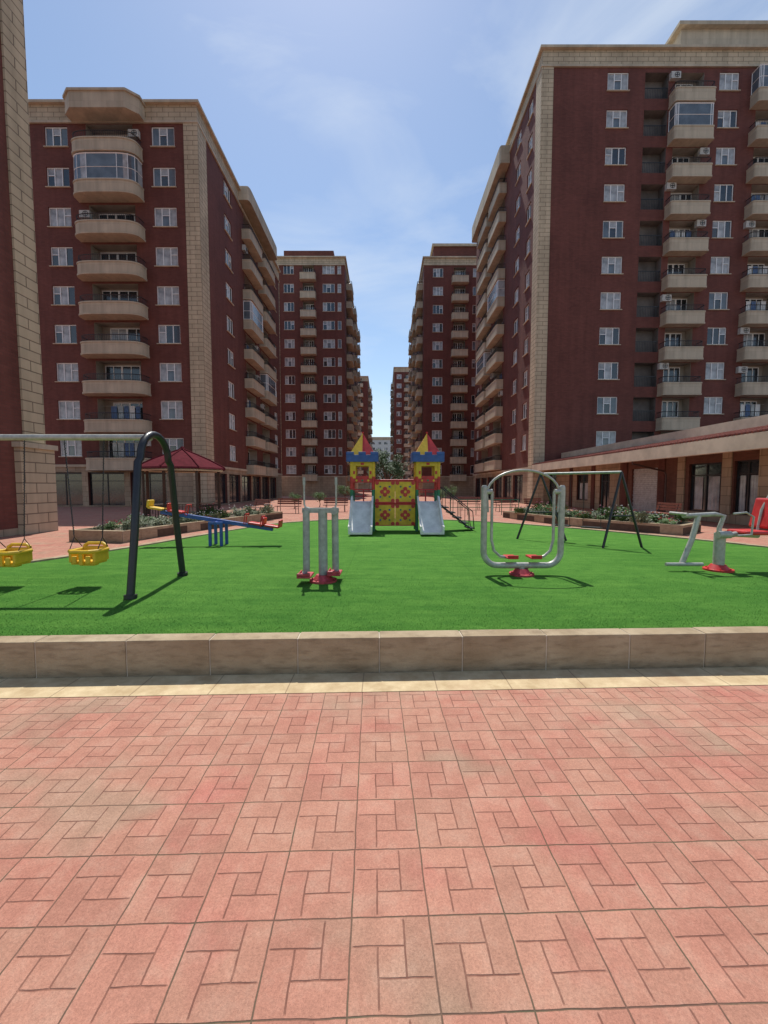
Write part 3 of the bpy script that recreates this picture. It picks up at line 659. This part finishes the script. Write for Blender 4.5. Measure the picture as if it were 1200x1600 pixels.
m.tube([(0,-.2,.54),(0,.2,.54)],.03,0,8); ob('stand',m.mesh('stand',[BLU]),E,bevel=.004)
MR=Matrix.Translation((0,0,.56))@Matrix.Rotation(rad(8.8),4,'Y')
m=MB(); m.box(-1.35,1.30,-.045,.045,-.03,.06,0,MR); ob('beam',m.mesh('beam',[BLU]),E,bevel=.008)
for x,mt in ((-1.45,YEL),(-.98,RED),(.9,RED),(1.28,RED)):
    m=MB(); sgn=1 if x<0 else -1
    m.box(x-.17,x+.17,-.13,.13,.06,.11,0,MR); m.box(x-sgn*.2,x-sgn*.15,-.13,.13,.08,.26,0,MR); ob('seat',m.mesh('seat',[mt]),E,bevel=.02)
    m=MB(); hx=x+sgn*.25; m.tube([tuple(MR@Vector(p)) for p in ((hx,-.14,.22),(hx,-.12,.28),(hx,.12,.28),(hx,.14,.22))],.014,0,6); m.tube([tuple(MR@Vector(p)) for p in ((hx,0,.05),(hx,0,.28))],.014,0,6)
    m.tube([tuple(MR@Vector(p)) for p in ((hx,-.14,.22),(hx,-.14,.06),(hx,-.04,.03))],.012,0,6); ob('handle',m.mesh('handle',[RED if mt is RED else BLK],True),E)
def flange(m,c,r=.13,mt=0):
    m.tube([(c[0],c[1],c[2]),(c[0],c[1],c[2]+.03)],r,mt,16); m.tube([(c[0],c[1],c[2]+.03),(c[0],c[1],c[2]+.10)],[r*.75,r*.5],mt,16)
    for k in range(6):
        a=k*math.pi/3; m.tube([(c[0]+r*.8*math.cos(a),c[1]+r*.8*math.sin(a),c[2]+.03),(c[0]+r*.8*math.cos(a),c[1]+r*.8*math.sin(a),c[2]+.05)],.012,mt,6)
E=empty('exercise_machine',(-.885,5.9,TZ),'grey outdoor air walker with red foot pads','exercise machine','outdoor exercise machines')
m=MB(); flange(m,(0,0,0),.2); ob('base',m.mesh('base',[REDF],True),E)
m=MB(); m.tube([(0,0,.08),(0,0,1.06)],.065,0,14); m.box(-.29,.23,-.04,.04,1.0,1.07); ob('post',m.mesh('post',[GRYT],True),E)
for x,y in ((-.23,-.07),(.17,.09)):
    m=MB(); m.tube([(x,y*.6,1.04),(x,y,.22),(x,y,.16)],.05,0,12); m.tube([(x,-.06,1.03),(x,.06,1.03)],.055,0,12); m.tube([(x,y,.16),(x*1.2,y-.02,.13)],.03,0,8); ob('swing_arm',m.mesh('arm',[GRYT],True),E)
    m=MB(); m.box(x-.1,x+.09,y-.22,y+.12,.10,.13); m.box(x-.1,x+.09,y-.22,y-.2,.13,.17); m.box(x-.1,x-.08,y-.2,y+.12,.13,.16); ob('foot_pad',m.mesh('pad',[REDF]),E,bevel=.01)
    m=MB(); xx=x*1.15; m.tube([(x,0,1.05),(xx,0,1.12),(xx,0,1.50)],.014,0,8); m.tube([(xx,0,1.40),(xx,0,1.51)],.02,1,8); ob('handle',m.mesh('handle',[SIL,GRYT],True),E)
E=empty('exercise_machine',(2.15,6.33,TZ),'silver oval-frame outdoor exerciser with red foot pads','exercise machine','outdoor exercise machines')
m=MB(); flange(m,(0,0,0),.19); ob('base',m.mesh('base',[REDF],True),E)
hw=.60; cr=.22; zb=.15
p=[(-hw,0,1.36),(-hw,0,.8)]+arcpts((-hw+cr,0,zb+cr),cr,180,270,8)+arcpts((hw-cr,0,zb+cr),cr,270,360,8)+[(hw,0,.8),(hw,0,1.36)]
m=MB(); m.tube(p,.048,0,14); m.sphere((-hw,0,1.36),.048,0,10); m.sphere((hw,0,1.36),.048,0,10); m.tube([(0,0,.09),(0,0,.15)],.05,0,12)
m.tube([(-hw,0,1.3),(-hw+.12,0,1.3)],.04,0,10); m.tube([(hw,0,1.3),(hw-.12,0,1.3)],.04,0,10); ob('frame',m.mesh('frame',[SIL],True),E)
m=MB(); m.tube([(-hw+.06,.0,.98)]+[(.56*math.cos(rad(a)),0,1.27+.36*math.sin(rad(a))) for a in range(180,-1,-12)]+[(hw-.06,0,.98)],.018,0,8)
ob('handle',m.mesh('handle_arch',[SIL],True),E)
for sg in (-1,1):
    m=MB(); x0=sg*(hw-.12); m.tube([(x0,0,1.3),(x0,0,.55),(x0-sg*.04,0,.38),(x0-sg*.14,0,.29),(sg*.2,-.0,.27)],.022,0,10); ob('swing_arm',m.mesh('arm',[SIL],True),E)
    m=MB(); m.box(sg*.18-.085,sg*.18+.085,-.15,.13,.27,.30); m.box(sg*.18-.085,sg*.18+.085,-.15,-.13,.30,.33); ob('foot_pad',m.mesh('pad',[RED]),E,bevel=.01)
E=empty('exercise_machine',(5.5,6.67,TZ),'silver seated leg press exerciser with red seat','exercise machine','outdoor exercise machines')
m=MB(); flange(m,(0,0,0),.21); ob('base',m.mesh('base',[RED],True),E)
m=MB(); m.tube([(0,0,.08),(0,0,.62)],.08,0,14); m.tube([(0,0,.55),(.25,0,.60),(.62,0,.58)],.045,0,12); m.tube([(.0,0,.60),(-.02,0,.68),(.05,0,.9),(-.1,0,.93),(-.62,0,.9)],.036,0,12)
m.tube([(-.1,-.08,.60),(.1,-.08,.60)],.06,0,12); ob('post',m.mesh('post',[SIL],True),E)
m=MB(); m.tube([(-.36,0,.92),(-.46,0,.5),(-.6,0,.12)],.042,0,12); m.tube([(-.9,-.05,.11),(-.3,-.05,.11)],.03,0,10); m.tube([(-.62,-.1,.93),(-.62,.3,.93)],.025,0,10); ob('leg_bar',m.mesh('leg_bar',[SIL],True),E)
m=MB(); m.box(.26,.72,-.2,.2,.60,.67); ob('seat',m.mesh('seat',[RED]),E,bevel=.03)
MM=Matrix.Translation((.64,0,.68))@Matrix.Rotation(rad(12),4,'Y'); m=MB(); m.box(-.035,.035,-.19,.19,.02,.52,0,MM); ob('backrest',m.mesh('backrest',[RED]),E,bevel=.03)
m=MB(); m.tube([(.1,-.22,.6),(.3,-.24,.62),(.32,-.24,.9),(.2,-.24,.97),(0,-.24,.95)],.016,0,8); m.tube([(.6,.0,.6),(.66,0,1.0),(.78,0,1.25)],.02,0,8); ob('handle',m.mesh('handle',[SIL],True),E)
E=empty('swing_set',(4.65,9.95,TZ),'black A-frame swing set on grass','swing set')
a=Vector((-.62,.62,1.70)); b=Vector((.68,-.72,1.70))
for c,l in ((a,((-1.15,.75,0),(-.0,.45,0),)),(b,((.25,-.85,0),(1.2,-.72,0)))):
    m=MB()
    for q in l: m.tube([tuple(c),q],.028,0,10)
    A1=Vector(l[0]).lerp(c,.42); B1=Vector(l[1]).lerp(c,.42); m.tube([tuple(A1),tuple(B1)],.018,0,8); ob('leg_frame',m.mesh('legs',[BLK],True),E)
m=MB(); m.tube([tuple(a),tuple(b)],.03,0,10); ob('beam',m.mesh('beam',[GRYT],True),E)
for f in (.3,.68):
    c=a.lerp(b,f); m=MB(); u=(b-a).normalized()*.2
    for sg in (-1,1): m.tube([tuple(c+u*sg),tuple(c+u*sg-Vector((0,0,1.28)))],.007,0,4)
    ob('chain',m.mesh('chain',[IRON]),E); m=MB(); MM=Matrix.Translation(c-Vector((0,0,1.29)))@Matrix.Rotation(math.atan2(u.y,u.x),4,'Z'); m.box(-.22,.22,-.08,.08,-.02,.02,0,MM); ob('seat',m.mesh('seat',[BLK]),E,bevel=.008)
# ---- castle
E=empty('playground_castle',(.34,12.9,TZ),'colourful twin-tower play castle with two slides','playground equipment')
for tx in (-1.0,1.0):
    tw=bpy.data.objects.new('tower',None); COL.objects.link(tw); tw.parent=E; tw.location=(tx,0,0)
    for sx in (-1,1):
        for sy in (-1,1):
            m=MB(); x,y=sx*.33,sy*.33
            for z0,z1,k in ((0,.55,0),(.55,.95,0),(.95,1.28,0),(1.28,1.68,2),(1.68,2.16,1)): m.tube([(x,y,z0),(x,y,z1)],.05,k,12)
            ob('post',m.mesh('post',[GRN,YEL,RED]),tw)
    m=MB(); m.box(-.36,.36,-.36,.36,.82,.9); ob('platform',m.mesh('platform',[BLU]),tw,bevel=.01)
    m=MB()
    for r in range(4):
        M=Matrix.Rotation(r*math.pi/2,4,'Z')
        m.box(-.47,.47,-.485,-.43,2.12,2.33,0,M)
        for k in range(3): m.box(-.47+.36*k,-.47+.36*k+.22,-.486,-.429,2.33,2.42,0,M)
    ob('battlement',m.mesh('battlement',[BLU]),tw,bevel=.008)
    m=MB(); q=.40
    cor=[(-q,-q,2.34),(q,-q,2.34),(q,q,2.34),(-q,q,2.34)]
    for k in range(4):
        c0=Vector(cor[k]); c1=Vector(cor[(k+1)%4]); mdl=(c0+c1)/2; ap=(0,0,3.04)
        m.poly([c0,mdl,ap],1); m.poly([mdl,c1,ap],0)
    m.sphere((0,0,3.05),.035,0,8); ob('spire',m.mesh('spire',[RED,YEL],recalc=False),tw)
    m=MB()
    for r in range(4):
        M=Matrix.Rotation(r*math.pi/2,4,'Z')
        m.box(-.3,.3,-.36,-.33,2.0,2.13,1,M); m.box(-.3,-.2,-.361,-.331,1.62,2.0,1,M); m.box(.2,.3,-.361,-.331,1.62,2.0,1,M); m.box(-.3,.3,-.362,-.33,1.50,1.62,0,M)
        m.box(-.2,.2,-.355,-.335,1.62,1.70,0,M); m.box(-.05,.05,-.37,-.361,2.03,2.10,0,M); m.box(-.28,-.22,-.37,-.361,1.75,1.85,0,M); m.box(.22,.28,-.37,-.361,1.75,1.85,0,M)
        for k in range(3): m.tube([((M@Vector((-.18+.18*k,-.367,1.56)))[:]),((M@Vector((-.18+.18*k,-.35,1.56)))[:])],.035,(1,2,1)[k],8)
    ob('panel',m.mesh('tower_panel',[RED,YEL,GRN]),tw,bevel=.005)
    m=MB()
    m.tube([(-.33,.33,1.06),(.33,.33,1.06)],.015,0,6); m.tube([(-.33,.33,1.2),(.33,.33,1.2)],.015,0,6); m.box(-.02,.02,.31,.35,.9,1.28)
    ob('guard_rail',m.mesh('rail',[RED]),tw)
    m=MB(); m.tube([(-.33,-.33,1.28),(.33,-.33,1.28)],.02,0,8); ob('grab_bar',m.mesh('grab_bar',[RED]),tw)
    m=MB(); prof=[(-.36,.92),(-.55,.88),(-.9,.60),(-1.25,.30),(-1.45,.15),(-1.62,.10)]
    hw=.29; prev=None
    for (y,z) in prof:
        sec=[(-hw-.05,y,z+.17),(-hw,y,z+.18),(-hw+.01,y,z+.04),(-hw+.06,y,z),(hw-.06,y,z),(hw-.01,y,z+.04),(hw,y,z+.18),(hw+.05,y,z+.17),(hw+.04,y,z-.05),(-hw-.04,y,z-.05)]
        if prev:
            for k in range(len(sec)):
                k2=(k+1)%len(sec); m.poly([prev[k],prev[k2],sec[k2],sec[k]])
        else: m.poly(sec)
        prev=sec
    m.poly(prev)
    me=m.mesh('slide',[WSL]); b=bmesh.new(); b.from_mesh(me); bmesh.ops.remove_doubles(b,verts=b.verts,dist=.0005); bmesh.ops.recalc_face_normals(b,faces=b.faces); b.to_mesh(me); b.free(); me.polygons.foreach_set('use_smooth',[True]*len(me.polygons))
    try: me.set_sharp_from_angle(angle=rad(35))
    except Exception: pass
    ob('slide',me,tw)
    m=MB(); m.tube([(0,-1.15,0),(0,-1.15,.3)],.03,0,8); ob('slide_support',m.mesh('support',[GRN]),tw)
m=MB(); m.box(-.64,.64,-.3,.3,.78,.86,0); ob('bridge_deck',m.mesh('deck',[GRN]),E)
for cx in (-.31,.31):
    for z0 in (.17,.88):
        m=MB(); hz=.67; m.box(cx-.305,cx+.305,-.36,-.32,z0,z0+hz,0); yy=-.372
        for q in (z0,z0+hz-.03): m.box(cx-.305,cx+.305,yy,-.361,q,q+.03,1)
        cz=z0+hz/2
        for k in range(4):
            a=k*math.pi/2; px,pz=cx+.09*math.cos(a),cz+.09*math.sin(a)
            m.tube([(px,yy-.004,pz),(px,-.36,pz)],.065,1,12)
            a+=math.pi/4; px,pz=cx+.2*math.cos(a),cz+.22*math.sin(a)
            m.tube([(px,yy-.004,pz),(px,-.36,pz)],.03,(3 if k%2 else 2),8)
            px,pz=cx+.34*math.cos(a),cz+.38*math.sin(a)
            m.tube([(px,yy-.004,pz),(px,-.36,pz)],.06,1,10)
        m.tube([(cx,-.386,cz),(cx,-.36,cz)],.04,0,12)
        ob('panel',m.mesh('panel',[YEL,RED,BLU,GRN]),E)
for z in (.86,1.57):
    m=MB(); m.tube([(-.66,-.34,z),(.66,-.34,z)],.022,0,8); ob('rail',m.mesh('rail',[RED]),E)
m=MB()
for i in range(5): x=1.45+.2*i; z=.74-.16*i; m.box(x,x+.22,-.28,.28,z-.03,z,0)
for y in (-.28,.28):
    m.tube([(1.35,y,.86),(2.4,y,0.03)],.02,0,6); m.tube([(1.38,y,1.35),(1.5,y,1.33),(2.4,y,.6),(2.45,y,.05)],.016,0,6)
    for i in range(4): x=1.55+.24*i; m.tube([(x,y,.7-.19*i),(x,y,1.27-.19*i)],.01,0,5)
ob('steps',m.mesh('steps',[IRON]),E)
m=MB()
for i in range(9): m.tube([(i*.5,0,0),(i*.5,0,.9)],.02,0,6)
for z in (.45,.9): m.tube([(0,0,z),(4,0,z)],.02,0,6)
ob('fence',m.mesh('fence',[GRN]),None,(3.9,24,0),0,label='low green metal railing on the paving',category='fence')
print('done',len(bpy.data.objects))
